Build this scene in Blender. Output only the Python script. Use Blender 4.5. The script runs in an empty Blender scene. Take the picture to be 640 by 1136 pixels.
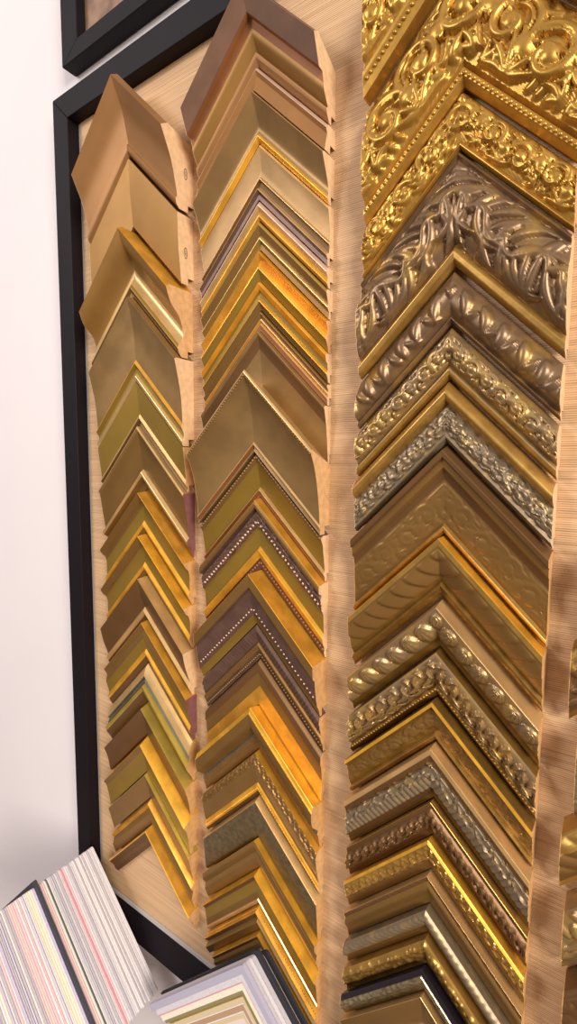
import bpy, math, random
import numpy as np
from mathutils import Matrix, Vector

SC = bpy.context.scene
COL = SC.collection
random.seed(7)
RNG = np.random.RandomState(11)
H = 1.40                      # height of the display's datum above the floor (m)

# ------------------------------------------------------------------ camera
# the wall is the plane y = 0; it faces -y.  W(X, Y, Z): metres along the wall, up, out of it
def W(X, Y, Z): return Vector((X, -Z, Y + H))
cy, sy = math.cos(math.radians(34.6224)), math.sin(math.radians(34.6224))
cp, sp = math.cos(math.radians(-5.4055)), math.sin(math.radians(-5.4055))
cr, sr = math.cos(math.radians(.4395)), math.sin(math.radians(.4395))
Rw = Matrix(((cy, 0, sy), (0, 1, 0), (-sy, 0, cy))) @ Matrix(((1, 0, 0), (0, cp, -sp), (0, sp, cp))) @ Matrix(((cr, -sr, 0), (sr, cr, 0), (0, 0, 1)))
TOW = Matrix(((1, 0, 0), (0, 0, -1), (0, 1, 0)))
cam_d = bpy.data.cameras.new('camera')
cam = bpy.data.objects.new('camera', cam_d); COL.objects.link(cam)
m = (TOW @ Rw).to_4x4(); m.translation = W(0, 0, .52)
cam.matrix_world = m
cam_d.sensor_fit = 'VERTICAL'; cam_d.sensor_height = 24.0
cam_d.lens = 550.67 / 1136 * 24.0
cam_d.clip_start = .01
SC.camera = cam

# ------------------------------------------------------------------ world + lamps
w = bpy.data.worlds.new('room_light'); SC.world = w; w.use_nodes = True
nt = w.node_tree; nt.nodes.clear()
tc = nt.nodes.new('ShaderNodeTexCoord'); sx = nt.nodes.new('ShaderNodeSeparateXYZ')
rp = nt.nodes.new('ShaderNodeValToRGB'); bg = nt.nodes.new('ShaderNodeBackground'); ow = nt.nodes.new('ShaderNodeOutputWorld')
mr = nt.nodes.new('ShaderNodeMapRange'); mr.inputs[1].default_value = -1; mr.inputs[2].default_value = 1
nt.links.new(tc.outputs['Generated'], sx.inputs[0]); nt.links.new(sx.outputs[2], mr.inputs[0]); nt.links.new(mr.outputs[0], rp.inputs[0])
rp.color_ramp.elements[0].color = (.16, .13, .11, 1); rp.color_ramp.elements[0].position = .25
rp.color_ramp.elements[1].color = (1.0, .93, .87, 1); rp.color_ramp.elements[1].position = .95
e = rp.color_ramp.elements.new(.55); e.color = (.40, .36, .33, 1)
bg.inputs[1].default_value = .78
nt.links.new(rp.outputs[0], bg.inputs[0]); nt.links.new(bg.outputs[0], ow.inputs[0])

def area(name, loc, target, size, power, color):
    d = bpy.data.lights.new(name, 'AREA'); d.shape = 'SQUARE'; d.size = size; d.energy = power; d.color = color
    o = bpy.data.objects.new(name, d); COL.objects.link(o); o.location = loc
    o.rotation_euler = (Vector(target) - Vector(loc)).to_track_quat('-Z', 'Y').to_euler()
area('ceiling_panel_light', (2.9, -2.1, 2.3), (-.2, 0, .6), 1.7, 215, (1, .92, .82))
area('ceiling_panel_light', (-1.9, -2.5, 2.8), (-1.1, 0, .9), 1.0, 56, (1, .95, .95))
SC.view_settings.view_transform = 'Standard'; SC.view_settings.look = 'None'
SC.view_settings.gamma = 1; SC.view_settings.use_curve_mapping = False
SC.view_settings.exposure = 0.0

# ------------------------------------------------------------------ materials
def lin(c):
    return tuple(((v / 255) / 12.92 if v / 255 <= .04045 else ((v / 255 + .055) / 1.055) ** 2.4) for v in c) + (1,)
MATS = {}
def mat(name, rgb, metal=0., rough=.5, var=.0, scale=60., bump=0., bscale=200., rgb2=None, thr=.5, aniso=None, wide=.25):
    if name in MATS: return MATS[name]
    m = bpy.data.materials.new(name); m.use_nodes = True; MATS[name] = m
    n = m.node_tree; b = n.nodes['Principled BSDF']
    b.inputs['Base Color'].default_value = lin(rgb); b.inputs['Metallic'].default_value = metal; b.inputs['Roughness'].default_value = rough
    co = n.nodes.new('ShaderNodeTexCoord'); mp = n.nodes.new('ShaderNodeMapping'); n.links.new(co.outputs['Object'], mp.inputs[0])
    if aniso: mp.inputs['Scale'].default_value = aniso
    if rgb2 or var:
        nz = n.nodes.new('ShaderNodeTexNoise'); nz.inputs['Scale'].default_value = scale; nz.inputs['Detail'].default_value = 5
        n.links.new(mp.outputs[0], nz.inputs[0])
        r = n.nodes.new('ShaderNodeValToRGB'); n.links.new(nz.outputs[0], r.inputs[0])
        c = lin(rgb)
        if rgb2: a, bb = c, lin(rgb2)
        else: a = tuple(v * (1 - var) for v in c[:3]) + (1,); bb = tuple(min(1, v * (1 + var)) for v in c[:3]) + (1,)
        r.color_ramp.elements[0].color = a; r.color_ramp.elements[0].position = thr - wide / 2
        r.color_ramp.elements[1].color = bb; r.color_ramp.elements[1].position = thr + wide / 2
        n.links.new(r.outputs[0], b.inputs['Base Color'])
    if bump:
        nb = n.nodes.new('ShaderNodeTexNoise'); nb.inputs['Scale'].default_value = bscale; nb.inputs['Detail'].default_value = 4
        n.links.new(mp.outputs[0], nb.inputs[0])
        bm_ = n.nodes.new('ShaderNodeBump'); bm_.inputs['Strength'].default_value = bump; bm_.inputs['Distance'].default_value = .001
        n.links.new(nb.outputs[0], bm_.inputs['Height']); n.links.new(bm_.outputs[0], b.inputs['Normal'])
    return m
def gold(name, rgb, metal=.65, rough=.38, var=.16, scale=45., bump=.06, **k):
    return mat(name, rgb, metal, rough, var, scale, bump, 260., **k)

G = {
 'copper':  gold('matte_copper_gold', (152, 108, 62), .45, .5, .08, 12),
 'ochre':   gold('matte_ochre_gold', (150, 110, 54), .5, .5, .08, 14),
 'bright':  gold('bright_yellow_lit_gold', (230, 170, 56), .58, .36),  # on outer faces the glow of light from upper right is coloured in
 'yellow':  gold('warm_yellow_lit_gold', (208, 150, 52), .52, .4),  # warm gold, raised in tone to paint outer edges as lit
 'olive':   gold('olive_gold', (146, 116, 46), .5, .44, .08, 12),
 'bronze':  gold('bronze_gold', (142, 110, 66), .5, .44, .12, 25),
 'dull':    gold('dull_antique_gold', (134, 100, 52), .55, .42, .09, 14),
 'brown':   gold('brown_bronze', (112, 80, 46), .5, .45, .09, 14),
 'purple':  gold('plum_brown_bronze', (104, 78, 66), .45, .46, .14, 60),
 'wood':    gold('dark_wood_lacquer', (112, 80, 60), .2, .45, .12, 30),
 'rust':    gold('rust_brown_lacquer', (138, 86, 44), .3, .5, .1, 20),
 'cham':    gold('champagne_gold', (206, 168, 112), .6, .36, .12, 30),
 'pink':    gold('pinkish_silver_leaf', (206, 170, 146), .5, .4, .1, 30),
 'silver':  gold('silver_leaf', (150, 148, 132), .85, .3, .15, 30),
 'lemon':   gold('pale_lemon_gold', (206, 178, 84), .75, .3, .12, 30),
 'orange':  gold('orange_gold', (224, 148, 36), .55, .38),
 'richgold':gold('rich_ornate_gold', (180, 136, 60), .72, .36, .12, 70, .08),
 'pewter':  gold('bronze_pewter', (124, 98, 72), .6, .38, .0, 38, .06, rgb2=(162, 126, 66), thr=.6, wide=.2),
 'antique': gold('antique_silver_gold', (148, 122, 88), .6, .36, .0, 40, .12, rgb2=(178, 142, 78), thr=.55, wide=.3),
 'grey':    gold('grey_silver_antique', (132, 114, 90), .5, .42, .0, 90, .12, rgb2=(158, 132, 88), thr=.6, wide=.2),
 'darkgold':gold('dark_antique_gold', (136, 102, 46), .6, .38, .16, 60, .12),
 'midgold': gold('aged_gold', (178, 138, 70), .68, .35, .14, 60, .1),
 'greyolive':gold('grey_olive_stipple', (104, 88, 60), .5, .5, .2, 160, .25),
 'black':   mat('black_lacquer', (26, 22, 30), 0, .3),
 'sparkle': gold('glittering_silver', (176, 164, 130), .9, .28, .35, 220, .3),
}
WOODS = [mat('raw_wood_pale', (212, 174, 132), 0, .7, .08, 20, .1, aniso=(1, 6, 6)),
         mat('raw_wood_tan', (200, 156, 106), 0, .7, .1, 20, .1, aniso=(1, 6, 6)),
         mat('raw_wood_stained', (118, 72, 70), 0, .7, .12, 20, .1, aniso=(1, 6, 6)),
         mat('raw_wood_warm', (192, 146, 92), 0, .7, .1, 20, .1, aniso=(1, 6, 6))]
INK = mat('stamp_ink', (60, 50, 44), 0, .8)

# ------------------------------------------------------------------ helpers
def link(name, me, parent=None, mats=(), loc=None, sharp=None):
    for m_ in mats: me.materials.append(m_)
    if sharp is not None:
        me.polygons.foreach_set('use_smooth', [True] * len(me.polygons)); me.set_sharp_from_angle(angle=math.radians(sharp))
    o = bpy.data.objects.new(name, me); COL.objects.link(o)
    if parent: o.parent = parent
    if loc is not None: o.location = loc
    return o
def mesh(name, vs, fs, mi=None):
    me = bpy.data.meshes.new(name); me.from_pydata([tuple(v) for v in vs], [], fs)
    if mi is not None: me.polygons.foreach_set('material_index', mi)
    me.update(); return me
def thing(name, label, cat, loc=(0, 0, 0), group=None):
    o = bpy.data.objects.new(name, None); COL.objects.link(o); o.location = loc; o.empty_display_size = .02
    o['label'] = label; o['category'] = cat
    if group: o['group'] = group
    return o
def box(vs, fs, a, b):
    """axis box in wall coordinates (X,Y,Z) corners a,b"""
    n = len(vs)
    for X in (a[0], b[0]):
        for Y in (a[1], b[1]):
            for Z in (a[2], b[2]): vs.append((X, -Z, Y))
    for f in ((0, 1, 3, 2), (4, 6, 7, 5), (0, 4, 5, 1), (2, 3, 7, 6), (0, 2, 6, 4), (1, 5, 7, 3)): fs.append(tuple(n + i for i in f))
def bevel(o, w_=.001, seg=2):
    b = o.modifiers.new('bevel', 'BEVEL'); b.width = w_; b.segments = seg; b.limit_method = 'ANGLE'

# ------------------------------------------------------------------ the room
wall_m = mat('painted_wall', (222, 214, 216), 0, .75, .015, 3, .05, 300)
vs, fs = [], []; box(vs, fs, (-3.2, -H, -.105), (2.2, 2.9 - H, -.005))
o = link('wall_back', mesh('wall_back', vs, fs), None, [wall_m], (0, 0, H)); o['kind'] = 'structure'
vs, fs = [], []; box(vs, fs, (-3.2, -H - .05, -.105), (2.2, -H, 3.5))
o = link('floor', mesh('floor', vs, fs), None, [mat('floor_boards', (104, 88, 76), 0, .5, .1, 4)], (0, 0, H)); o['kind'] = 'structure'

# ------------------------------------------------------------------ fabric (grasscloth) and frames
def grasscloth():
    m = bpy.data.materials.new('woven_grasscloth'); m.use_nodes = True; n = m.node_tree; b = n.nodes['Principled BSDF']
    b.inputs['Roughness'].default_value = .7
    co = n.nodes.new('ShaderNodeTexCoord')
    def noise(sc, scale, det=4):
        mp = n.nodes.new('ShaderNodeMapping'); mp.inputs['Scale'].default_value = sc; n.links.new(co.outputs['Object'], mp.inputs[0])
        z = n.nodes.new('ShaderNodeTexNoise'); z.inputs['Scale'].default_value = scale; z.inputs['Detail'].default_value = det; n.links.new(mp.outputs[0], z.inputs[0]); return z
    a = noise((7, 1, 620), 1.0, 3); c = noise((3, 1, 230), 1.0, 2); d = noise((260, 1, 40), 1.0, 2)
    wv = n.nodes.new('ShaderNodeTexWave'); wv.bands_direction = 'Z'; wv.inputs['Scale'].default_value = 150; wv.inputs['Distortion'].default_value = 5; wv.inputs['Detail'].default_value = 2; wv.inputs['Detail Scale'].default_value = .05
    mpw = n.nodes.new('ShaderNodeMapping'); mpw.inputs['Scale'].default_value = (.25, 1, 1); n.links.new(co.outputs['Object'], mpw.inputs[0]); n.links.new(mpw.outputs[0], wv.inputs[0])
    wm = n.nodes.new('ShaderNodeMath'); wm.operation = 'MULTIPLY_ADD'; wm.inputs[1].default_value = .30; n.links.new(wv.outputs[0], wm.inputs[0])
    am = n.nodes.new('ShaderNodeMath'); am.operation = 'MULTIPLY'; am.inputs[1].default_value = .72; n.links.new(a.outputs[0], am.inputs[0]); n.links.new(am.outputs[0], wm.inputs[2])
    ad = n.nodes.new('ShaderNodeMath'); ad.operation = 'ADD'; n.links.new(wm.outputs[0], ad.inputs[0])
    mu = n.nodes.new('ShaderNodeMath'); mu.operation = 'MULTIPLY'; mu.inputs[1].default_value = .45; n.links.new(c.outputs[0], mu.inputs[0]); n.links.new(mu.outputs[0], ad.inputs[1])
    r = n.nodes.new('ShaderNodeValToRGB'); n.links.new(ad.outputs[0], r.inputs[0])
    r.color_ramp.elements[0].position = .50; r.color_ramp.elements[0].color = lin((164, 129, 94))
    r.color_ramp.elements[1].position = .95; r.color_ramp.elements[1].color = lin((214, 176, 134))
    e = r.color_ramp.elements.new(.70); e.color = lin((195, 158, 119))
    n.links.new(r.outputs[0], b.inputs['Base Color'])
    ad2 = n.nodes.new('ShaderNodeMath'); ad2.operation = 'MULTIPLY_ADD'; ad2.inputs[1].default_value = .3
    n.links.new(d.outputs[0], ad2.inputs[0]); n.links.new(ad.outputs[0], ad2.inputs[2])
    bp = n.nodes.new('ShaderNodeBump'); bp.inputs['Strength'].default_value = .5; bp.inputs['Distance'].default_value = .0012
    n.links.new(ad2.outputs[0], bp.inputs['Height']); n.links.new(bp.outputs[0], b.inputs['Normal'])
    return m
CLOTH = grasscloth()
FRAME = mat('black_satin_frame', (20, 14, 19), 0, .55, .06, 30, .05, 400)
FRAME.node_tree.nodes['Principled BSDF'].inputs['Specular IOR Level'].default_value = .17
FOAM = mat('grey_backing_edge', (176, 170, 166), 0, .6)

def rails(parent, x0, x1, y0, y1, wl, wr, wb, wt, zb, zf, zin=None):
    """four mitred rails, wall coords"""
    O = [(x0, y0), (x1, y0), (x1, y1), (x0, y1)]; I = [(x0 + wl, y0 + wb), (x1 - wr, y0 + wb), (x1 - wr, y1 - wt), (x0 + wl, y1 - wt)]
    for k, nm in enumerate(('bottom_rail', 'right_rail', 'top_rail', 'left_rail')):
        a, b = k, (k + 1) % 4
        q = [O[a], O[b], I[b], I[a]]
        zi = zin if (zin is not None and k == 0) else zf
        vs = [(p[0], -zb, p[1]) for p in q] + [(p[0], -(zf if n_ < 2 else zi), p[1]) for n_, p in enumerate(q)]
        fs = [(3, 2, 1, 0), (4, 5, 6, 7), (0, 1, 5, 4), (1, 2, 6, 5), (2, 3, 7, 6), (3, 0, 4, 7)]
        o = link(nm, mesh(nm, vs, fs), parent, [FRAME]); bevel(o, .0012)

disp = thing('sample_board', 'large black-edged display board covered in woven tan grasscloth on the white wall', 'display board', (0, 0, H))
rails(disp, -.826, .46, -.826, .596, .040, .040, .038, .040, -.004, .020, .0035)
vs, fs = [], []; box(vs, fs, (-.7865, -.7875, -.003), (.4195, .5735, -.0008)); link('backing_board', mesh('backing_board', vs, fs), disp, [FOAM])
vs, fs = [], []; box(vs, fs, (-.781, -.782, -.0008), (.415, .5565, 0)); link('fabric_panel', mesh('fabric_panel', vs, fs), disp, [CLOTH])
# grey edge strip shows between cloth and the bottom rail
vs, fs = [], []; box(vs, fs, (-.7865, -.7875, .0001), (.4195, -.7825, .0042)); o = link('edge_strip', mesh('edge_strip', vs, fs), disp, [FOAM]); o['label'] = 'pale grey strip along the bottom rail'

up = thing('picture_frame', 'black picture frame hanging above the large sample board, only its lower corner in view', 'picture frame', (0, 0, H))
rails(up, -.795, -.12, .634, 1.16, .042, .042, .026, .042, -.004, .020)
vs, fs = [], []; box(vs, fs, (-.755, .658, -.003), (-.16, 1.12, .004))
link('picture_panel', mesh('picture_panel', vs, fs), up, [mat('brown_textured_panel', (150, 116, 92), 0, .6, .0, 30, .4, 120, rgb2=(112, 82, 64))])

# ------------------------------------------------------------------ relief fields, on s (along the arm, cm) and t (across, cm)
def stamp(h, S_, T_, pts, amp, p=.5):
    for (ps, pt, r) in pts:
        d2 = ((S_ - ps) ** 2 + (T_ - pt) ** 2) / (r * r)
        k = d2 < 1
        h[k] = np.maximum(h[k], amp * (1 - d2[k]) ** p)
def spiral(cs, ct, R0, turns, sgn, a0, r0, r1, n=60):
    out = []
    for i in range(n):
        f = i / (n - 1); a = a0 + sgn * turns * 2 * math.pi * f; R = R0 * (1 - f) ** .8 + .02
        out.append((cs + R * math.cos(a), ct + R * math.sin(a), r0 + (r1 - r0) * f))
    return out
def leafstroke(s, t, ang, L, bend, r, n=16):
    out = []
    for i in range(n):
        f = i / (n - 1); a = ang + bend * f
        s += L / n * math.cos(a); t += L / n * math.sin(a)
        out.append((s, t, r * (.35 + math.sin(math.pi * min(1, f * .9 + .1)) * .75) * (1 - .4 * f)))
    return out
def relief(kind, S_, T_, t0, t1, amp, pitch, rnd):
    h = np.zeros_like(S_); w_ = t1 - t0; c = (t0 + t1) / 2; smin, smax = S_.min(), S_.max()
    k = (T_ > t0) & (T_ < t1)
    if kind in ('scroll', 'fine', 'engrave'):
        s = smin - rnd.uniform(0, pitch * .5); i = 0
        fine = kind == 'fine'
        def fan(s0, t0_, ang, L_, bend, nf, spread, r, am):
            for q in range(nf):
                f = q / max(1, nf - 1) - .5
                stamp(h, S_, T_, leafstroke(s0, t0_, ang + f * spread, L_ * (1 - .35 * abs(f)), bend + f * 1.1, r), am * (1 - .25 * abs(f)))
        while s < smax + pitch:
            sg = 1 if i % 2 else -1; R = w_ * .39; ct = c + sg * w_ * .05
            th = w_ * ((.062 if w_ > 5 else .075) if kind == 'scroll' else .085)
            a0 = (math.pi if sg > 0 else 0) + rnd.uniform(-.3, .3)
            stamp(h, S_, T_, spiral(s, ct, R, 1.35, sg, a0, th * 1.25, th * .8, 80), amp)
            stamp(h, S_, T_, spiral(s, ct, R * .78, 1.0, sg, a0 + .5, th * .6, th * .5, 60), amp * .8)
            stamp(h, S_, T_, [(s, ct, th * 2.4)], amp * 1.1, .6)
            for q in range(4 if not fine else 2):      # leaf tips breaking out of the scroll
                a = a0 + q * 1.05
                fan(s + R * math.cos(a), ct + R * math.sin(a), a + sg * .7, w_ * .26, sg * 1.0, 2, .8, th * .9, amp * .85)
            sm = s + pitch * .5                          # acanthus filling the other side
            fan(sm, c - sg * w_ * .46, sg * math.pi / 2, w_ * .62, sg * .5, 6 if not fine else 3, 2.3, th * 1.0, amp * .95)
            fan(sm + pitch * .18, c + sg * w_ * .40, -sg * 2.3, w_ * .4, -sg * 1.4, 3, 1.2, th * .95, amp * .8)
            fan(s - pitch * .1, c - sg * w_ * .44, sg * .5, w_ * .4, sg * 1.2, 3, 1.0, th * .9, amp * .7)
            stamp(h, S_, T_, [(sm, c - sg * w_ * .12, th * 2.6)], amp * 1.05, .6)
            for q in range(int(pitch / (w_ * .16)) if w_ > 5 else 0):      # low leaf tips along both borders
                u = s + q * w_ * .16
                stamp(h, S_, T_, leafstroke(u, t0 + w_ * .03, .9, w_ * .2, .8, th * .8, 10), amp * .5)
                stamp(h, S_, T_, leafstroke(u, t1 - w_ * .03, -.9, w_ * .24, -.8, th * .9, 10), amp * .55)
            s += pitch; i += 1
        h *= np.where(k, 1, 0)
        e = np.clip(np.minimum(T_ - t0, t1 - T_) / (w_ * .06), 0, 1); h *= e
        if kind == 'scroll':
            kk = k & (h < amp * .1); h[kk] += amp * .07 * np.abs(np.sin(S_[kk] * 14 + 2 * np.sin(T_[kk] * 3)))
    elif kind == 'swirl':
        s = smin - pitch; i = 0
        while s < smax + pitch:
            sg = 1 if i % 2 else -1
            st = w_ * .17
            for q in range(int(pitch / st)):          # close-set curling lobes on both sides of a wandering stem
                f = q * st / pitch
                stem = c + sg * w_ * .16 * math.sin(2 * math.pi * f)
                stamp(h, S_, T_, leafstroke(s + q * st, stem, 1.25 + .3 * math.sin(7 * f + i), w_ * .95, -1.2 - .5 * math.sin(5 * f), w_ * .105, 34), amp, .75)
                stamp(h, S_, T_, leafstroke(s + (q + .5) * st, stem, -1.35 - .3 * math.sin(6 * f + i), w_ * .95, 1.1 + .6 * math.sin(4 * f + 1), w_ * .105, 34), amp * .9, .75)
            stamp(h, S_, T_, [(s + pitch * u, c + sg * w_ * .16 * math.sin(2 * math.pi * u), w_ * .075) for u in np.linspace(0, 1, 40)], amp * 1.05, .7)
            s += pitch; i += 1
        e = np.clip(np.minimum(T_ - t0, t1 - T_) / (w_ * .08), 0, 1); h *= e
    elif kind == 'lump':
        s = smin
        while s < smax + 1:
            a = rnd.uniform(.4, 1.1)
            stamp(h, S_, T_, leafstroke(s, t0 + w_ * .1, a, w_ * 1.0, rnd.uniform(.3, 1.2), w_ * .26, 24), amp, .9)
            stamp(h, S_, T_, leafstroke(s + pitch * .5, t1 - w_ * .1, -a, w_ * .7, rnd.uniform(-1, -.3), w_ * .17, 20), amp * .7, .9)
            s += pitch
        e = np.clip(np.minimum(T_ - t0, t1 - T_) / (w_ * .15), 0, 1); h *= e
    elif kind == 'gadroon':
        f = (T_ - t0) / w_
        ph = (S_ + .55 * w_ * f * f) / pitch
        q = ph - np.floor(ph)
        e = np.sqrt(np.clip(1 - (2 * f - 1) ** 2, 0, 1))
        h[k] = (amp * e * (q ** .8) * np.clip((1 - q) * 9, 0, 1))[k]
    elif kind == 'egg':
        f = (T_ - c) / (w_ * .5); ph = S_ / pitch; q = (ph - np.floor(ph) - .5) * 2
        d = q * q / .85 + f * f
        h = amp * np.sqrt(np.clip(1 - d, 0, 1)) * (1 + .14 * np.cos(np.arctan2(f + 1.1, q) * 18))
    elif kind == 'leaf':
        s = smin - pitch; i = 0
        while s < smax + pitch:
            for q, (ds, dt, a, b) in enumerate(((0, -.26, .5, 1.5), (.35, .1, .9, -1.4), (.1, .30, 2.4, 1.1), (.65, -.05, 4.4, 1.5))):
                stamp(h, S_, T_, leafstroke(s + ds * pitch, c + dt * w_, a + rnd.uniform(-.2, .2), w_ * .62, b, w_ * .13, 18), amp * (1 - .08 * q), .6)
            s += pitch; i += 1
        h *= np.where(k, 1, 0)
    elif kind == 'rope':
        f = (T_ - t0) / w_; ph = (S_ + .8 * w_ * f) / pitch; q = ph - np.floor(ph)
        e = np.sqrt(np.clip(1 - (2 * f - 1) ** 2, 0, 1)); h[k] = (amp * e * np.sin(math.pi * q) ** .6)[k]
    elif kind == 'flute':
        f = (T_ - t0) / w_; q = np.abs(np.sin(math.pi * S_ / pitch)); e = np.clip(np.minimum(f, 1 - f) / .15, 0, 1)
        h[k] = (amp * e * q ** .7)[k]
    elif kind == 'berry':
        n_ = int((smax - smin) * w_ / (pitch * pitch) * 1.1)
        stamp(h, S_, T_, [(rnd.uniform(smin, smax), rnd.uniform(t0 + pitch * .3, t1 - pitch * .3), pitch * rnd.uniform(.3, .55)) for _ in range(n_)], amp)
    return h

R2 = math.sqrt(2)
def catmull(P, i, n):
    p0 = P[max(0, i - 1)]; p1 = P[i]; p2 = P[i + 1]; p3 = P[min(len(P) - 1, i + 2)]
    if not p1[3]: p0 = p1
    if i + 2 < len(P) and not p3[3]: p3 = p2
    out = []
    for k in range(1, n + 1):
        t = k / n
        out.append(tuple(.5 * (2 * p1[j] + (p2[j] - p0[j]) * t + (2 * p0[j] - 5 * p1[j] + 4 * p2[j] - p3[j]) * t * t + (3 * p1[j] - p0[j] - 3 * p2[j] + p3[j]) * t ** 3) for j in (0, 1)))
    return out

COUNT = {}
def sample(X0, WD, pts, label, base, group, end=0, reliefs=(), beads=(), stamp_mark=False, yback=None, tilt=0., dark=None, name='frame_corner_sample'):
    """pts: (Y cm, z cm[, material key[, curved]]) down the miter from crest to lip.  First point is the outer edge."""
    P = []
    cur = base
    for p in pts:
        if len(p) > 2 and p[2]: cur = p[2]
        P.append((p[0], p[1], cur, len(p) > 3 and p[3]))
    Y0 = P[0][0]
    if True:     # soften hard convex edges so they catch the light like real gilding
        Q = [P[0]]
        for i in range(1, len(P) - 1):
            a, b, c = P[i - 1], P[i], P[i + 1]
            if b[3] or c[3]: Q.append(b); continue
            d1 = (b[0] - a[0], b[1] - a[1]); d2 = (c[0] - b[0], c[1] - b[1]); l1, l2 = math.hypot(*d1), math.hypot(*d2)
            cr_ = (d1[0] * d2[1] - d1[1] * d2[0]) / (l1 * l2 + 1e-9)
            if cr_ > .35 and min(l1, l2) > .12:
                q = min(.07, l1 * .3, l2 * .3)
                Q.append((b[0] - d1[0] / l1 * q, b[1] - d1[1] / l1 * q, b[2], False)); Q.append((b[0] + d2[0] / l2 * q, b[1] + d2[1] / l2 * q, b[2], False))
            else: Q.append(b)
        Q.append(P[-1]); P = Q
    # profile polyline with materials per segment
    prof = [(P[0][0], P[0][1])]; pm = []
    for i in range(len(P) - 1):
        curved = P[i + 1][3]
        seg = catmull(P, i, 6) if curved else [(P[i + 1][0], P[i + 1][1])]
        for q in seg: prof.append(q); pm.append(P[i + 1][2])
    if reliefs:      # resample finely
        pr, pmm = [prof[0]], []
        for i in range(len(prof) - 1):
            a, b = prof[i], prof[i + 1]; L = math.hypot(a[0] - b[0], a[1] - b[1]); n_ = max(1, int(L / .085))
            for k in range(1, n_ + 1): pr.append((a[0] + (b[0] - a[0]) * k / n_, a[1] + (b[1] - a[1]) * k / n_)); pmm.append(pm[i])
        prof, pm = pr, pmm
    Ye, ze = prof[-1]
    yb = yback if yback is not None else Y0
    nd = max(.25, min(1.1, ze - .35)); rw = min(.95, (yb - Ye) * .35)
    front = len(prof)
    loop = prof + [(Ye, nd), (Ye + rw, nd), (Ye + rw, .02), (yb, .02)]
    keys = []
    for k_ in pm + [pm[-1]]:
        if k_ not in keys: keys.append(k_)
    wood = WOODS[end]
    mats = [G[k_] for k_ in keys] + [wood]
    WI = len(keys)
    root = thing(name, label, 'moulding sample', W(X0 / 100, Y0 / 100, 0), group)
    if tilt: root.rotation_euler = (0, math.radians(tilt), 0)
    nx = 84 if reliefs else 1
    rnd = random.Random(int(abs(Y0 * 100)) + 5)
    vv = np.array([p[0] for p in loop]); zz = np.array([p[1] for p in loop])
    hgt = None
    for side in (1, -1):
        xs = np.linspace(0, WD, nx + 1)
        XX, VV = np.meshgrid(xs, vv - Y0); ZZ = np.repeat(zz[:, None], nx + 1, 1)
        if reliefs:
            tt = -VV[:front] / R2; ss = (2 * XX[:front] - VV[:front]) / R2
            if hgt is None:
                hgt = np.zeros_like(tt)
                for (kind, va, vb, amp, pitch) in reliefs:
                    hgt += relief(kind, ss, tt, (Y0 - va) / R2, (Y0 - vb) / R2, amp, pitch, rnd)
            ZZ[:front] += hgt
        YY = VV - XX
        NL = len(loop)
        vs = np.stack([side * XX / 100, -ZZ / 100, YY / 100], -1).reshape(-1, 3)
        fs, mi = [], []
        for j in range(NL):
            j2 = (j + 1) % NL
            mm = keys.index(pm[j]) if j < front - 1 else (keys.index(pm[-1]) if j == front - 1 else WI)
            if j == NL - 1: mm = 0 if loop[0][1] < 8 else WI
            for i in range(nx):
                a, b, c, d = j * (nx + 1) + i, j * (nx + 1) + i + 1, j2 * (nx + 1) + i + 1, j2 * (nx + 1) + i
                fs.append((a, d, c, b) if side > 0 else (a, b, c, d)); mi.append(mm)
        nm = 'right_arm' if side > 0 else 'left_arm'
        arm = link(nm, mesh(nm, vs, fs, mi), root, mats, None, 45 if reliefs else 28)
        # raw cut end, a thin cap of bare wood
        ev = []
        for dx in (0, .05):
            for j in range(NL):
                i_ = nx
                ev.append((side * (WD + dx) / 100, -ZZ[j, i_] / 100, YY[j, i_] / 100))
        ef = [tuple(range(NL)) if side < 0 else tuple(range(NL - 1, -1, -1)), tuple(range(NL, 2 * NL)) if side > 0 else tuple(range(2 * NL - 1, NL - 1, -1))]
        for j in range(NL):
            j2 = (j + 1) % NL; ef.append((j, NL + j, NL + j2, j2) if side < 0 else (j, j2, NL + j2, NL + j))
        ce = link('cut_end', mesh('cut_end', ev, ef), arm, [wood])
        # bead rows
        for (Yb, zb, r, pitch, key) in beads:
            bvs, bfs = [], []
            x = pitch * .5 / R2
            while x < WD - r * .6:
                cx, cyy, cz = side * x, Yb - Y0 - x, zb
                n0 = len(bvs)
                for a in range(5):
                    la = math.pi * a / 8
                    for q in range(8):
                        lo = 2 * math.pi * q / 8
                        bvs.append(((cx + r * math.cos(la) * math.cos(lo)) / 100, -(cz + r * math.sin(la)) / 100, (cyy + r * math.cos(la) * math.sin(lo)) / 100))
                for a in range(4):
                    for q in range(8):
                        q2 = (q + 1) % 8; bfs.append((n0 + a * 8 + q, n0 + a * 8 + q2, n0 + a * 8 + 8 + q2, n0 + a * 8 + 8 + q))
                x += pitch / R2
            link('bead_row', mesh('bead_row', bvs, bfs), arm, [G[key]], None, 60)
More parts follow.
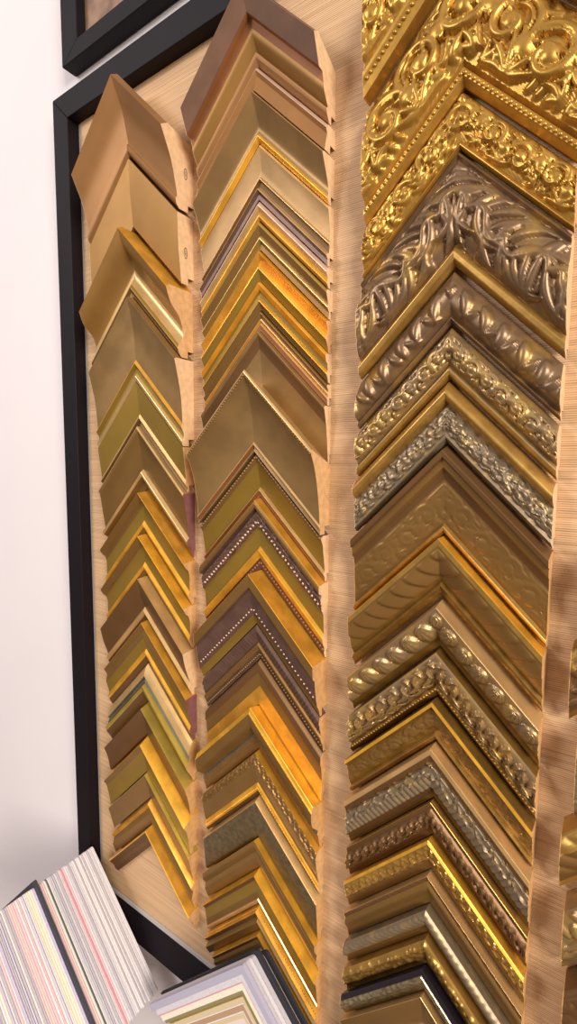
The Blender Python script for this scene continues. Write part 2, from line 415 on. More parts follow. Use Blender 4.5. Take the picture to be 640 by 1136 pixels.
        if stamp_mark and side > 0:
            # small oval ink stamp with two strokes on the cut end
            vs, fs = [], []
            Yc, zc = -4.9 - WD, 1.5
            n_ = 20; xx = (WD + .07) / 100
            for i in range(n_):
                a = 2 * math.pi * i / n_
                for rr in (1., .82): vs.append((xx, -(zc + .32 * rr * math.cos(a)) / 100, (Yc + .75 * rr * math.sin(a)) / 100))
            for i in range(n_):
                j = (i + 1) % n_; fs.append((2 * i, 2 * j, 2 * j + 1, 2 * i + 1))
            for (u0, v0, u1, v1) in ((-.16, -.35, -.16, .4), (.0, -.4, .16, .1), (.16, .1, .0, .4), (-.05, -.1, .16, -.1)):
                dxx, dyy = u1 - u0, v1 - v0; L = math.hypot(dxx, dyy); px, py = -dyy / L * .03, dxx / L * .03; n0 = len(vs)
                for (uu, v_) in ((u0 + px, v0 + py), (u1 + px, v1 + py), (u1 - px, v1 - py), (u0 - px, v0 - py)): vs.append((xx, -(zc + uu) / 100, (Yc + v_) / 100))
                fs.append((n0, n0 + 1, n0 + 2, n0 + 3))
            o = link('ink_stamp', mesh('ink_stamp', vs, fs), ce, [INK])
    return root

C = True
X1, X2, X3, WD = -62.55, -39.84, -15.89, 9.9
GL, GM, GR, G4 = 'gold moulding corner samples of the left column', 'moulding corner samples of the middle column', 'ornate moulding corner samples of the right column', 'moulding corner samples at the right edge'
def L(pts, label, base, **k): sample(X1 + k.pop('dx', 0), WD, pts, label, base, GL, **k)
def M(pts, label, base, **k): sample(X2 + k.pop('dx', 0), k.pop('wd', WD), pts, label, base, GM, **k)
def R(pts, label, base, **k): sample(X3 + k.pop('dx', 0), WD, pts, label, base, GR, **k)

# --- left column, plain gilded profiles, top to bottom
L([(53.9, 4.6), (53.2, 5.7), (51.6, 4.9, None, C), (49.4, 3.9, None, C), (46.2, 3.1, None, C), (45.6, 3.0), (45.3, 3.3), (44.6, 3.2), (44.1, 2.7)],
  'wide copper-gold scooped sample with stamped end, topmost of the left column', 'copper', end=0, stamp_mark=True, yback=53.0, dx=.35)
L([(43.7, 2.9), (39, 2.75), (34.6, 2.3)],
  'flat ochre-gold slab with stamped pale end, second from top in the left column', 'ochre', end=0, stamp_mark=True, dx=.2)
L([(33.9, 4.3, 'yellow'), (33.5, 4.9), (31.6, 4.1, 'ochre', C), (30.2, 2.7, None, C), (28.6, 2.0, None, C), (27.4, 2.0, 'cham', C), (26.4, 2.7, None, C), (25.9, 3.0, 'olive'), (25.2, 2.7, 'brown'), (24.7, 2.3, 'cham')],
  'curved yellow-gold sample with polished lower cove, third down in the left column', 'yellow', end=1)
L([(24.5, 3.3), (24.3, 3.6), (22.8, 3.2, None, C), (19.5, 2.5, None, C), (15.6, 2.2, None, C), (15.1, 2.5, 'yellow'), (14.3, 2.0, 'olive'), (13.6, 2.0), (13.2, 2.4, 'cham'), (12.45, 2.2)],
  'broad dull bronze scooped sample with twin gold lips, fourth down in left column', 'bronze', end=0)
L([(12.3, 2.25), (7.6, 1.65), (7.0, 1.9, 'cham'), (6.4, 1.3, 'brown'), (5.9, 1.6, 'bronze')],
  'flat olive-gold sample with a thin grooved lip, fifth from top in the left column', 'olive', end=1)
L([(5.7, 2.2, 'cham'), (5.4, 2.4), (4.9, 2.1, 'bronze'), (2.4, 1.7, 'dull'), (-.8, 1.2, 'dull'), (-1.3, 1.7, 'cham'), (-1.9, 1.6), (-2.4, .8, 'dull'), (-3.8, .5)],
  'dull brown-gold sample with a champagne lip and plum end, sixth in the left column', 'dull', end=2)
L([(-4.3, .9), (-4.45, 2.5, 'yellow'), (-5.2, 2.0, 'dull'), (-5.6, 1.5), (-6.4, 1.2), (-8.8, 1.2, 'olive'), (-9.4, 1.6, 'bright'), (-9.9, 1.4), (-10.8, .8, 'dull')],
  'yellow-edged stepped gold sample below the plum-ended one in the left column', 'yellow', end=3)
L([(-10.95, 1.0), (-11.15, 2.6, 'bright'), (-12.0, 2.1, 'dull'), (-12.5, 1.5), (-13.4, 1.2, 'olive'), (-15.4, 1.2, 'olive'), (-16.0, 1.6, 'bright'), (-16.5, 1.4), (-17.5, .8, 'dull')],
  'gold sample with painted-on edge glow and bright lip, eighth from top in the left column', 'bright', end=1)
L([(-17.7, 1.1), (-17.9, 2.8, 'cham'), (-20.0, 2.3, 'brown', C), (-22.6, 1.4, 'brown', C), (-23.2, 1.8, 'cham'), (-23.9, 1.4), (-24.7, .9, 'brown')],
  'brown faced sample with champagne top edge and lip, ninth in the left column', 'cham', end=0)
L([(-24.9, 1.1), (-25.05, 2.3, 'yellow'), (-26.2, 1.7, 'dull'), (-27.5, 1.9, 'dull'), (-29.5, 1.3, 'olive'), (-30.1, 1.6, 'bright'), (-30.7, 1.4), (-31.9, .8, 'brown')],
  'dull gold sample with a thin bright lip above the silver-striped one, left column', 'yellow', end=2)
L([(-32.1, 1.0), (-32.6, 1.5, 'cham'), (-33.9, 1.9, 'cham'), (-34.2, 1.5, 'silver'), (-34.9, 1.8, 'silver'), (-35.1, 1.6, 'brown'), (-35.4, 2.3, 'lemon'), (-36.2, 2.2, 'lemon'), (-37.6, 1.3, 'brown'), (-38.3, 1.0)],
  'cream and silver striped narrow sample with a pale lemon ridge in the left column', 'cham', end=3)
L([(-38.6, 1.2), (-39.1, 2.7, 'lemon'), (-41.2, 2.0, 'brown', C), (-43.6, 1.6, 'brown', C), (-43.9, 1.2)],
  'brown faced sample with a pale lemon top edge, fifth from bottom of the left column', 'lemon', end=3)
L([(-44.1, 1.2), (-45.1, 3.0, 'bright'), (-46.2, 2.4, 'dull', C), (-48.6, 1.9, 'olive', C), (-50.1, 1.7)],
  'sample with the broadest yellow top edge, glow painted on, fourth from bottom, left column', 'bright', end=3)
L([(-50.3, 1.6, 'lemon'), (-50.5, 2.2, 'lemon'), (-52.0, 1.8, 'dull'), (-54.9, 1.1)],
  'low plain dull-gold sample with hairline bright edge, third from bottom, left column', 'lemon', end=3)
L([(-55.3, .9, 'yellow'), (-55.9, 1.7), (-56.6, 1.2, 'yellow'), (-57.8, 1.5, 'dull'), (-59.7, .9)],
  'low twin-stepped gold sample, second from bottom of the left column', 'yellow', end=3)
L([(-60.0, .9, 'yellow'), (-60.2, 2.3, 'yellow'), (-60.5, 2.3, 'bright'), (-61.8, 1.4, 'brown', C), (-62.6, 1.2, 'brown'), (-63.6, .5)],
  'plain gold-edged sample with bare cloth beneath it, bottom of the left column', 'yellow', end=1)

# --- middle column
M([(55.2, 3.9, 'wood'), (54.8, 4.7), (52.0, 3.6, 'wood'), (51.9, 2.9, 'rust'), (51.0, 2.6, 'rust'), (50.2, 2.4, 'ochre', C), (49.0, 1.6, 'ochre', C), (48.9, 1.9, 'copper'), (48.3, 1.8), (47.5, 1.3)],
  'brown wood-banded sample with a copper-gold inner cove, topmost of the middle column', 'wood', end=0, yback=53.4)
M([(47.3, 1.5, 'pink'), (46.9, 2.0), (46.3, 1.7, 'copper'), (44.4, 2.2)],
  'narrow copper-gold sample with grey-pink top line, second down in the middle column', 'copper', end=0)
M([(44.2, 2.3, 'cham'), (44.0, 2.7), (42.6, 2.0, 'bronze', C), (40.9, 1.3, 'bronze', C), (40.0, 1.3, 'bronze', C), (39.7, 1.6, 'bright'), (39.1, 1.1)],
  'mottled bronze scooped sample with a polished gold lip, third in the middle column', 'bronze', end=0)
M([(39.0, 1.0, 'cham'), (38.7, 1.2), (36.2, .7, 'bronze'), (35.3, .7), (35.0, 1.2, 'cham'), (34.7, .8, 'brown'), (34.0, .9, 'brown'), (33.6, 1.6, 'cham'), (33.1, 1.2, 'purple'), (32.5, 1.2)],
  'bronze sample with two champagne ridges and plum groove, fourth in middle column', 'bronze', end=0)
M([(32.3, 1.1, 'pink'), (31.8, 1.5), (31.1, 1.1, 'cham'), (30.6, 1.3, 'yellow'), (30.1, 1.0)],
  'thin pinkish-silver ridged sample over a gold line in the middle column', 'pink', end=0)
M([(29.9, 1.2, 'brown'), (29.6, 1.4, 'olive'), (28.3, .9, 'dull'), (28.0, 1.2, 'cham'), (27.4, .7, 'olive'), (26.7, .8, 'dull')],
  'flat dull olive-gold sample below the pinkish ridge in the middle column', 'dull', end=0)
M([(26.5, .9, 'orange'), (26.3, 1.4), (25.4, .9, 'yellow'), (24.9, 1.2, 'orange'), (24.4, 1.4, 'bright'), (23.3, .8, 'olive'), (22.9, .7)],
  'vivid orange-yellow ridged sample, seventh from top in the middle column', 'orange', end=1)
M([(22.8, .9, 'bright'), (22.6, 1.4), (21.8, 1.2, 'orange'), (21.6, .9, 'olive'), (20.8, .8, 'olive'), (20.5, 1.2, 'bright'), (19.9, .8, 'dull'), (19.5, .7)],
  'olive sample with one orange-gold stripe, eighth from top in the middle column', 'bright', end=0)
M([(19.3, .7, 'dull'), (19.1, 1.0), (18.5, .6, 'dull'), (18.3, .9, 'cham'), (17.9, .6, 'yellow'), (17.7, .9, 'cham'), (17.1, .8, 'rust'), (16.9, .8)],
  'narrow rust-brown sample with two bright hairlines above the broad olive panel', 'dull', end=0)
M([(16.8, 1.3), (16.6, 1.6), (16.2, 1.4, 'bronze'), (14.6, 1.0, 'brown'), (12.5, .7, 'bronze'), (10.5, .5, 'bronze'), (10.2, .5)],
  'smooth dark olive-bronze panel sample behind the big beaded one in the middle column', 'bronze', end=0)
M([(11.6, 4.1, 'brown'), (11.3, 4.3, 'cham'), (10.9, 4.2, 'bronze'), (9.8, 3.6, None, C), (7.6, 2.9, None, C), (4.9, 2.4, None, C), (2.9, 2.2, None, C), (2.6, 2.4, 'cham'), (2.2, 2.0, 'rust'), (1.7, 2.1, 'bronze')],
  'large brown-gold scooped sample with beaded outer rim, jutting from the middle column', 'dull', end=1, beads=[(11.0, 4.15, .16, .42, 'dull')], yback=10.0)
M([(1.5, 1.4, 'purple'), (1.2, 1.9), (.4, 1.4, 'dull'), (-2.9, .8, 'olive'), (-3.2, 1.2, 'cham'), (-3.7, .8, 'rust'), (-4.1, .8)],
  'yellow-olive panel sample with a fine beaded top edge, below the large scooped one', 'purple', end=0, beads=[(1.05, 1.75, .17, .48, 'bronze')])
M([(-4.3, .7, 'yellow'), (-4.5, 2.1, 'yellow'), (-5.0, 2.2, 'dull'), (-5.5, 2.1, 'dull'), (-5.7, 1.5, 'purple'), (-6.3, 1.6, 'purple'), (-8.0, 1.2, 'purple'), (-8.3, 1.0, 'olive'), (-10.7, .8, 'olive'), (-11.1, 1.3, 'bright'), (-12.2, .9, 'bright'), (-12.4, .7, 'purple'), (-13.3, .7, 'purple'), (-13.7, .5)],
  'sample with a silver-beaded plum band and a dark bead row, middle column', 'yellow', end=0,
  reliefs=[('fine', -6.0, -8.1, .18, 1.3)], beads=[(-7.3, 1.45, .2, .62, 'pink'), (-12.8, .75, .2, .5, 'rust')])
M([(-13.9, .8, 'yellow'), (-14.0, 3.4, 'yellow'), (-15.7, 3.3, 'dull'), (-15.9, 2.9, 'purple'), (-17.8, 2.6, 'purple'), (-19.5, 2.2, 'purple'), (-19.8, 1.9, 'olive'), (-20.9, 1.5, 'olive')],
  'jutting sample with a broad yellow top face and small white beads on plum', 'yellow', end=3, beads=[(-18.7, 2.35, .15, .62, 'pink')])
M([(-21.1, 1.5, 'purple'), (-21.6, 1.7, 'purple'), (-23.6, 1.1, 'purple'), (-23.9, 1.4, 'dull'), (-24.7, 1.0, 'dull'), (-25.0, .8, 'purple'), (-25.9, .6)],
  'dark brown carved sample with a narrow bead row beneath the white-beaded one', 'purple', end=3,
  reliefs=[('flute', -21.5, -23.6, .14, .55)], beads=[(-25.3, .8, .16, .42, 'dull')])
M([(-26.1, .7, 'brown'), (-26.5, 1.2), (-27.6, 1.2, 'brown'), (-27.8, 1.0, 'dull'), (-29.8, .8, 'dull', C), (-31.6, .9, 'yellow', C), (-32.3, 1.0)],
  'plain brown-gold panel sample with a raised outer line, midway between beads and rope', 'brown', end=3)
M([(-32.5, 1.1, 'bright'), (-32.0, 2.9, 'bright'), (-32.8, 3.2, 'bright'), (-34.6, 2.9, 'dull', C), (-35.9, 1.6, 'dull', C), (-36.3, 1.7, 'silver'), (-37.3, 1.4, 'dull'), (-38.6, 1.0)],
  'rope-twist fronted gold sample with a bright yellow rim in the middle column', 'bright', end=3,
  reliefs=[('rope', -32.6, -35.1, .14, .45), ('berry', -36.2, -37.4, .08, .3)])
M([(-38.8, .9, 'orange'), (-38.9, 1.9, 'yellow'), (-40.6, 1.9, 'dull', C), (-43.4, 1.2, 'dull', C), (-43.8, 1.4, 'bright'), (-44.6, 1.2), (-45.3, .7, 'brown')],
  'gold sample with leafy bright edge and tiny lip beads, above the grey-olive slab', 'bright', end=1,
  reliefs=[('leaf', -38.9, -40.4, .2, 1.2)], beads=[(-44.2, 1.3, .13, .34, 'bright')])
M([(-45.6, .9, 'dull'), (-46.0, 1.8, 'cham'), (-46.3, 1.8, 'greyolive'), (-51.0, 1.3), (-51.5, .9)],
  'stippled grey-olive flat slab sample, fifth from bottom of the middle column', 'greyolive', end=3)
M([(-51.7, .9, 'dull'), (-51.5, 2.1, 'bright'), (-52.4, 2.0, 'dull', C), (-53.4, 1.4, 'dull', C), (-54.2, 1.6, 'dull'), (-56.2, .8, 'dull')],
  'ribbed dull-gold sample with a thin bright rim, directly under the grey-olive slab', 'bright', end=3)
M([(-56.4, .8, 'bright'), (-56.8, 2.1, 'bright'), (-57.6, 1.6, 'brown', C), (-59.6, 1.3, 'olive', C), (-60.8, 1.1, 'dull'), (-61.0, 1.3, 'cham'), (-61.7, .8)],
  'sample with a wide glossy yellow top face, third from bottom of the middle column', 'bright', end=3)
M([(-61.9, .6, 'brown'), (-62.5, 1.8, 'yellow'), (-63.5, 1.0, 'brown'), (-64.2, 1.5, 'dull'), (-65.9, .6)],
  'beaded-edge yellow-gold sample, second from bottom of the middle column', 'yellow', end=3, beads=[(-62.15, 1.3, .1, .36, 'yellow')])
M([(-66.1, .5, 'yellow'), (-66.4, 1.4, 'yellow'), (-67.2, .9, 'dull'), (-67.9, 1.0, 'dull'), (-68.8, .4)],
  'low gold sample partly behind the black mat corner, bottom of the middle column', 'yellow', end=3, wd=8.7)

# --- right column, ornate
R([(55.4, 2.15), (56.8, 2.25), (56.5, 2.8), (55, 3.1), (51.5, 2.8), (50.2, 2.5), (50.0, 2.9), (49.4, 2.9), (48.6, 2.7), (47.6, 2.6)],
  'largest scroll-carved gold sample, topmost in the right column, beaded lower lip', 'richgold', dx=.7,
  reliefs=[('scroll', 56.9, 50.4, .5, 4.2)], beads=[(48.9, 2.75, .22, .6, 'richgold')], end=1)
R([(47.3, 1.0), (44.4, 1.9, None, C), (40.2, 2.4, None, C), (37.6, 1.9, None, C), (37.2, 1.5), (36.9, 2.1), (36.2, 2.1), (35.5, 1.4)],
  'large bright gold sample carved with big leaf scrolls above a row of beads', 'richgold', dx=.7,
  reliefs=[('scroll', 47.2, 37.6, .65, 5.2)], beads=[(36.5, 2.05, .24, .58, 'richgold')], end=1)
R([(35.2, 1.2), (34.6, 1.7), (32.6, 2.0), (31.1, 1.6), (30.8, 1.5), (30.3, 1.9), (30.0, 1.4)],
  'bright gold sample with open leaf scrolls and smooth lip, third in the right column', 'richgold', dx=.6,
  reliefs=[('scroll', 35.15, 30.7, .36, 3.7)], end=1)
R([(29.8, 1.4), (29.3, 2.1), (28.6, 1.7, None, C), (25.9, 2.5, None, C), (23.1, 2.3, None, C), (21.3, 1.6, None, C), (20.6, 2.2, 'midgold'), (19.9, 2.1), (19.4, 1.4)],
  'broad plum-bronze sample of swirling soft leaves with gold inner ridge', 'pewter', dx=.5,
  reliefs=[('swirl', 29.0, 21.2, .5, 5.0)], end=0)
R([(18.9, 1.4), (18.5, 1.7), (17.3, 2.4, None, C), (15.7, 2.4, None, C), (14.7, 1.7, None, C), (14.4, 2.0), (14.0, 1.4)],
  'bronze sample with smooth rounded wavy leaves, fifth from top in the right column', 'pewter', dx=.4,
  reliefs=[('lump', 18.5, 14.7, .38, 2.6)], end=0)
R([(13.6, 1.4), (13.2, 1.8), (12.0, 2.2, None, C), (10.5, 1.9, None, C), (10.0, 1.5), (9.6, 1.9), (9.1, 1.8, 'midgold'), (8.7, 1.2)],
  'antique bronze sample of tight fern scrolls, sixth from top in the right column', 'antique', dx=.35,
  reliefs=[('fine', 13.2, 10.1, .32, 1.9)], end=0)
R([(8.4, 1.2), (8.1, 2.0, 'midgold', C), (7.3, 2.7, None, C), (6.6, 2.4, None, C), (6.2, 1.7, None, C), (4.7, 2.0, 'grey'), (3.4, 1.7), (2.9, 1.9), (2.45, 1.3)],
  'sample with a round gold outer rib and fine grey floral carving, right column', 'midgold', dx=.3,
  reliefs=[('leaf', 6.1, 3.4, .2, 1.5), ('berry', 6.0, 3.5, .16, .5)], end=0)
R([(2.1, 1.0, 'brown'), (1.6, 3.0, 'brown'), (.9, 2.9), (.7, 2.5), (-.1, 2.4, 'dull'), (-.4, 2.0), (-1.3, 1.7, 'brown'), (-5.8, 1.3, 'dull'), (-6.1, 1.8, 'midgold'), (-6.5, 1.7), (-6.9, 1.1)],
  'wide stepped dull-brown sample with faintly engraved scroll panel, eighth in right column', 'brown', dx=.3,
  reliefs=[('engrave', -1.5, -5.7, .09, 3.2)], end=3)
R([(-7.15, .9, 'bright'), (-7.2, 3.0, 'bright'), (-7.9, 3.0, 'midgold'), (-9.2, 2.6, 'dull', C), (-11.3, 1.7, 'dull', C), (-11.8, 1.4, 'darkgold'), (-12.2, 1.8), (-12.8, 1.3), (-13.4, .9)],
  'gold sample with broad slanting gadroon lobes and a bright outer rim', 'bright', dx=.25,
  reliefs=[('gadroon', -8.2, -11.4, .3, 2.0), ('berry', -12.7, -13.3, .08, .3)], end=3)
R([(-13.9, .9, 'cham'), (-14.3, 2.9, 'cham'), (-14.9, 2.8, 'antique'), (-16.3, 2.2, 'antique', C), (-17.7, 1.6, None, C), (-18.1, 1.3, 'darkgold'), (-18.8, 1.0)],
  'sample of shell-shaped bosses under a champagne edge, tenth in the right column', 'cham', dx=.25,
  reliefs=[('egg', -14.8, -17.8, .55, 2.2)], end=3)
R([(-19.1, .9, 'darkgold'), (-19.2, 2.3), (-19.9, 2.4, 'antique', C), (-21.4, 2.1, None, C), (-22.7, 1.5, None, C), (-23.1, 1.7, 'darkgold'), (-23.5, 1.7), (-24.2, 1.0)],
  'silver-and-gold twisting leaf sample with dark beaded lip in the right column', 'darkgold', dx=.25,
  reliefs=[('leaf', -19.6, -22.7, .62, 1.9)], beads=[(-23.3, 1.65, .15, .42, 'midgold')], end=3)
R([(-24.45, .9, 'darkgold'), (-24.3, 2.9, 'darkgold'), (-24.8, 3.0, 'bright'), (-25.4, 2.3, 'darkgold', C), (-27.1, 1.8, 'dull', C), (-28.2, 1.3, 'darkgold'), (-28.5, 1.7, 'midgold'), (-29.25, 1.0)],
  'dark gold sample with sparse leaf sprays and a polished outer ridge, right column', 'darkgold', dx=.2,
  reliefs=[('engrave', -25.3, -27.9, .14, 2.8)], end=3)
R([(-29.5, .9, 'cham'), (-29.4, 2.9, 'cham'), (-30.1, 2.9, 'cham'), (-31.2, 2.3, 'brown', C), (-31.6, 2.5, 'grey', C), (-34.0, 2.0, 'grey', C), (-35.1, 1.3, 'brown'), (-35.8, 1.0, 'dull')],
  'large silver-grey acanthus sample with fluted leaves and pale gold edge', 'cham', dx=.2,
  reliefs=[('flute', -32.2, -34.6, .26, .7), ('leaf', -30.9, -32.6, .3, 2.6)], end=3)
R([(-36.05, .9, 'dull'), (-35.8, 2.2, 'midgold'), (-36.6, 1.9, 'brown'), (-37.3, 2.2, 'brown', C), (-38.5, 1.8, 'brown', C), (-39.2, 1.3, 'brown'), (-40.1, 1.0)],
  'brown sample with a rope of small silvery leaves in the right column', 'midgold', dx=.2,
  reliefs=[('leaf', -36.8, -38.9, .36, 1.5)], end=3)
R([(-40.4, .9, 'yellow'), (-40.0, 2.3, 'yellow'), (-40.4, 2.5, 'bright'), (-41.0, 2.3, 'midgold', C), (-42.4, 1.8, 'midgold', C), (-43.1, 1.4, 'dull'), (-44.25, .9, 'dull')],
  'yellow-gold sample with low crinkled leaf band, sixth from bottom, right column', 'yellow', dx=.15,
  reliefs=[('leaf', -40.7, -42.9, .2, 1.2)], end=3)
R([(-44.5, .9, 'cham'), (-44.2, 2.3, 'cham'), (-45.0, 2.0, 'brown'), (-45.7, 2.1, 'dull', C), (-46.9, 1.4, 'dull', C), (-48.35, .9, 'dull')],
  'plain brown ribbed sample with wavy cream edge, fifth from bottom, right column', 'cham', dx=.15,
  reliefs=[('rope', -44.1, -44.9, .1, 1.0)], end=3)
R([(-48.6, .9, 'greyolive'), (-48.4, 2.1, 'grey'), (-49.2, 2.4, 'grey', C), (-50.3, 1.9, 'grey', C), (-51.0, 1.2, 'dull'), (-51.9, .9)],
  'narrow silver-grey rope-carved sample, fourth from bottom of the right column', 'grey', dx=.1,
  reliefs=[('rope', -48.5, -50.3, .16, .8)], end=3)
R([(-52.1, .9, 'dull'), (-52.0, 2.0, 'midgold'), (-52.9, 2.2, 'midgold', C), (-54.6, 1.5, 'darkgold', C), (-55.0, 1.1), (-55.8, .9)],
  'gold sample studded with small shiny pearls, third from bottom of the right column', 'midgold', dx=.1,
  reliefs=[('berry', -52.2, -54.8, .2, .62)], end=3)
R([(-56.0, .9, 'black'), (-55.2, 2.4, 'black'), (-56.0, 2.5, 'black'), (-56.1, 2.7, 'sparkle'), (-56.9, 2.5, 'sparkle'), (-58.1, 1.7, 'sparkle'), (-59.1, 1.0)],
  'glittering silver sample with a jet-black top band, near the bottom of the right column', 'black', dx=0,
  reliefs=[('berry', -56.2, -58.8, .08, .3)], end=3)
R([(-59.4, .9, 'cham'), (-58.6, 2.6, 'cham'), (-59.6, 2.1, 'dull'), (-62.0, 1.7, 'dull'), (-63.3, 1.0)],
  'plain matte gold sample, lowest of the right column', 'cham', dx=0, end=3)

# --- fourth column, only its left ends reach the picture
c4 = [('midgold', 'gadroon', 0.2, 'dull'), ('darkgold', 'leaf', -.6, 'brown'), ('grey', 'fine', .3, 'grey'), ('midgold', 'rope', -.5, 'dull'), ('antique', 'leaf', .1, 'antique'),
      ('brown', 'fine', .5, 'brown'), ('midgold', 'berry', -.2, 'midgold'), ('purple', 'leaf', .3, 'purple')]
Y = 1.5
lab4 = ['carved gold corner end in the sliver at the right edge, highest of that sliver', 'dark gold leafy corner end second down at the right edge', 'grey carved corner end third down at the right edge',
        'gold rope corner end fourth down at the right edge', 'antique silver leaf corner end fifth down at the right edge', 'brown carved corner end third from bottom at the right edge',
        'pearl-studded gold corner end, second from bottom at the right edge', 'plum-brown carved corner end lowest at the right edge']
for i, (a, kd, jx, b) in enumerate(c4):
    h_ = 6.6 + (i % 3) * .7
    sample(7.0 + jx, WD, [(Y, 1.0, a), (Y - .3, 2.4, a), (Y - 2.2, 2.7, a, C), (Y - h_ + 1.6, 1.8, b, C), (Y - h_ + .8, 1.3, b), (Y - h_ + .1, 1.0, a)], lab4[i], a, G4, end=3,
           reliefs=[(kd, Y - .6, Y - h_ + 1.4, .3, 2.0 if kd != 'berry' else .7)])
    Y -= h_ + .2 + abs(jx - (c4[i + 1][2] if i < 7 else jx))

# ------------------------------------------------------------------ mat board corner samples, stacked outwards from the wall
def chevron_mesh(name, arm, wd, z0, z1, r=.0):
    """L-shaped board, corner up: outer arm length and width in m; origin at the outer corner; a slightly rounded tip"""
    a = arm / R2; w2 = wd * R2
    e = wd / R2
    rr = .004
    out = [(-rr, -rr), (-rr * .5, -rr * .62), (0, -rr * .45), (rr * .5, -rr * .62), (rr, -rr), (a, -a), (a - e, -a - e), (0, -w2), (-(a - e), -a - e), (-a, -a)]
    n = len(out)
    vs = [(x, -z0, y) for x, y in out] + [(x, -z1, y) for x, y in out]
    top = [0, 1, 2, 3, 4]
    # split into quads/ngons that stay planar and convex enough
    fs = [(2, 3, 4, 5, 6, 7), (7, 8, 9, 0, 1, 2)]
    F = [tuple(f) for f in fs] + [tuple(n + i for i in reversed(f)) for f in fs]
    for i in range(n):
        j = (i + 1) % n; F.append((i, n + i, n + j, j))
    return mesh(name, vs, F)
edge_cols = dict(white=(226, 218, 218), grey=(186, 178, 182), cream=(232, 222, 202), pink=(226, 192, 196), rose=(206, 150, 158), lilac=(196, 184, 208), purple=(206, 198, 212),
                 green=(84, 98, 78), navy=(196, 194, 206), black=(34, 32, 38), peach=(222, 204, 190), pale=(206, 200, 206))
EM = {k_: mat('mat_board_' + k_, v, 0, .75, .05, 300) for k_, v in edge_cols.items()}
PAPER = {'white': (184, 176, 180), 'grey': (128, 122, 130), 'cream': (206, 186, 150), 'pink': (196, 132, 142), 'rose': (156, 84, 98), 'lilac': (120, 96, 150), 'purple': (70, 50, 112), 'green': (58, 74, 54),
         'navy': (36, 38, 76), 'black': (24, 22, 26), 'peach': (196, 160, 134), 'pale': (164, 158, 168)}
PM = {k_: mat('face_paper_' + k_, v, 0, .7) for k_, v in PAPER.items()}
seq = ['white', 'white', 'pale', 'white', 'grey', 'white', 'white', 'grey', 'white', 'grey', 'white', 'white', 'grey', 'white', 'white', 'pale', 'grey', 'pale', 'white', 'pink', 'rose', 'pink', 'white',
       'grey', 'pale', 'grey', 'navy', 'pale', 'white', 'green', 'white', 'peach', 'pink', 'white', 'lilac', 'white', 'cream', 'cream', 'cream', 'white', 'purple', 'white',
       'pink', 'white', 'pink', 'pink', 'peach', 'pink', 'grey', 'grey', 'white', 'grey', 'purple', 'navy', 'grey', 'lilac', 'white', 'pink', 'grey', 'white', 'lilac', 'cream', 'white', 'grey']
word = dict(white='white', grey='mid-grey', cream='cream', pink='pale pink', rose='rose', lilac='lilac', purple='purple-faced', green='dark green', navy='navy-faced', black='black', peach='peach', pale='light grey')
ordw = {}
z = .032; px_, py_ = -.7594, -.6850
prev = None; tot = {k_: seq.count(k_) for k_ in set(seq)}; seen = {}
nth = ['nearest the wall', 'second', 'third', 'fourth', 'fifth', 'sixth', 'seventh', 'eighth', 'ninth', 'tenth', 'eleventh', 'twelfth', 'thirteenth', 'fourteenth', 'fifteenth', 'sixteenth', 'seventeenth', 'eighteenth', 'nineteenth', 'twentieth', 'twenty-first', 'twenty-second', 'twenty-third', 'twenty-fourth', 'twenty-fifth', 'twenty-sixth']
for i, k_ in enumerate(seq):
    th = RNG.uniform(.0024, .0038)
    big = i == 31
    j_ = RNG.uniform(-.0008, .0008)
    o = link('mat_board_corner', chevron_mesh('mat_board_corner', .243 + j_, .052, z + th * .2, z + th - .0002), None, [EM[k_]], (px_ + j_, 0, py_ + H + j_ * .5))
    link('face_paper', chevron_mesh('face_paper', .243 + j_, .052, z, z + th * .2), o, [PM[k_]])
    n_ = seen.get(k_, 0); seen[k_] = n_ + 1
    if tot[k_] == 1: lb = 'the only %s mat board corner in the deep stack at lower left' % word[k_]
    elif n_ == 0: lb = '%s mat board corner in the lower-left stack, its nearest to the wall' % word[k_]
    else: lb = '%s %s mat board corner out from the wall, lower-left stack' % (nth[n_], word[k_])
    o['label'] = lb; o['category'] = 'mat board sample'; o['group'] = 'mat board corners stacked at lower left'
    z += th
    if i == 33:
        o = link('mat_board_corner', chevron_mesh('mat_board_corner', .262, .06, z, z + .0045), None, [mat('charcoal_board', (52, 54, 60), 0, .6)], (px_, 0, py_ + .011 + H))
        o['label'] = 'thick charcoal divider corner standing taller than its neighbours in the lower-left stack'; o['category'] = 'mat board sample'
        z += .0048
zend1 = z
def peg(x, y, z0, z1, label):
    t = thing('display_peg', label, 'peg', W(x, y, 0))
    vs, fs = [], []
    N = 12
    for zz_ in (z0, z1):
        for q in range(N): a = 2 * math.pi * q / N; vs.append((.004 * math.cos(a), -zz_, .004 * math.sin(a)))
    for q in range(N): fs.append((q, (q + 1) % N, N + (q + 1) % N, N + q))
    fs += [tuple(range(N - 1, -1, -1)), tuple(range(N, 2 * N))]
    link('rod', mesh('rod', vs, fs), t, [MATS['black_satin_frame']], None, 40)
    vs, fs = [], []
    box(vs, fs, (-.012, -.012, z0), (.012, .012, z0 + .003)); link('wall_plate', mesh('wall_plate', vs, fs), t, [MATS['black_satin_frame']])
peg(px_, py_ - .052 * R2 - .0045, .0205, zend1 + .006, 'black rod the lower-left stack of mat corners hangs on')

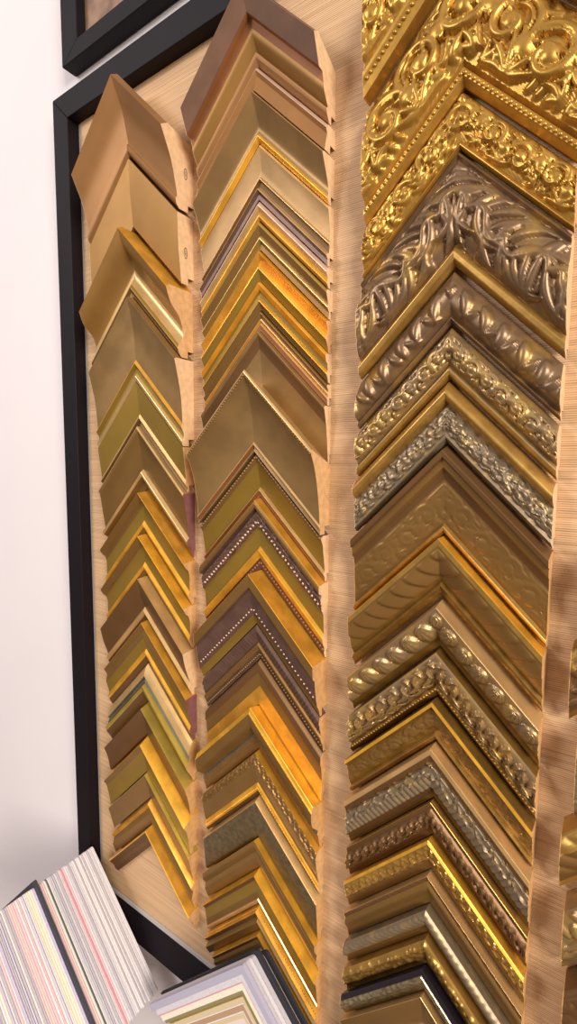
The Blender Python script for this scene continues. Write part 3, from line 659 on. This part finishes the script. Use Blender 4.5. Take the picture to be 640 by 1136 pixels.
# the second stack, its face with nested mat corners towards the room
sx_, sy_ = -.3745, -.6385
zf = .040
for i, (k_, dz, arm, dx_, dy_, lb) in enumerate((
        ('black', .0042, .27, .0150, .0020, 'thin black board corner at the very back of the bottom-centre stack'),
        ('grey', .0042, .262, .0095, -.004, 'grey mat corner between the two thin black ones at bottom centre'),
        ('black', .0050, .27, .0070, .0060, 'black board corner edging the bottom-centre stack along its top left'),
        ('grey', .0060, .262, .0035, -.001, 'mid-grey mat corner in front of the black board at bottom centre'),
        ('pale', .0050, .262, .0020, -.001, 'light grey mat corner behind the nested one at bottom centre'),
        ('grey', .0050, .262, .0008, -.0006, 'mid-grey mat corner just behind the nested face at bottom centre'))):
    o = link('mat_board_corner', chevron_mesh('mat_board_corner', arm, .09, zf, zf + dz - .0006), None, [EM[k_]], (sx_ + dx_, 0, sy_ + dy_ + H))
    o['label'] = lb; o['category'] = 'mat board sample'; o['group'] = 'mat corners of the bottom-centre stack'
    zf += dz
EM['lilacgrey'] = mat('mat_board_lilacgrey', (172, 168, 186), 0, .7); EM['olive'] = mat('mat_board_olive', (138, 128, 88), 0, .7)
EM['goldm'] = G['lemon']; EM['beige'] = mat('mat_board_beige', (206, 186, 150), 0, .7); EM['tan'] = mat('mat_board_tan', (176, 142, 112), 0, .7); EM['blush'] = mat('mat_board_blush', (222, 204, 196), 0, .7)
t = thing('nested_mat_corner', 'corner sample of nested grey, red, cream, olive and gold mats at bottom centre', 'mat board sample', W(sx_, sy_, 0))
nest = [('outer_mat', .262, 0, .0090, 'lilacgrey'), ('pale_mat', .25, .0085, .008, 'pale'), ('red_mat', .25, .0160, .0022, 'rose'), ('cream_mat', .245, .0182, .0075, 'cream'), ('olive_mat', .24, .0250, .0050, 'olive'),
        ('gold_fillet', .23, .0300, .0022, 'goldm'), ('beige_mat', .22, .0322, .0070, 'beige'), ('white_edge', .22, .0390, .0016, 'white'), ('brown_mat', .2, .0405, .0070, 'tan'), ('inner_edge', .2, .0475, .0016, 'white'),
        ('beige_mat', .2, .0490, .0060, 'beige'), ('picture_card', .18, .0550, .07, 'blush')]
for i, (nm, arm, off, wd_, k_) in enumerate(nest):
    d = off * R2
    zt = zf + .0055 - i * .0003
    L_ = arm - off
    o = link(nm, chevron_mesh(nm, L_, wd_ + .0005, zf, zt), t, [EM[k_]], (0, 0, -d))
    if k_ in ('rose', 'goldm', 'olive'): o['label'] = {'rose': 'thin red mat line', 'goldm': 'narrow gold fillet', 'olive': 'olive green mat'}[k_]
peg(sx_ + .005, sy_ - .09 * R2 - .0085, .0205, zf + .003, 'black rod holding the bottom-centre stack of mat corners')
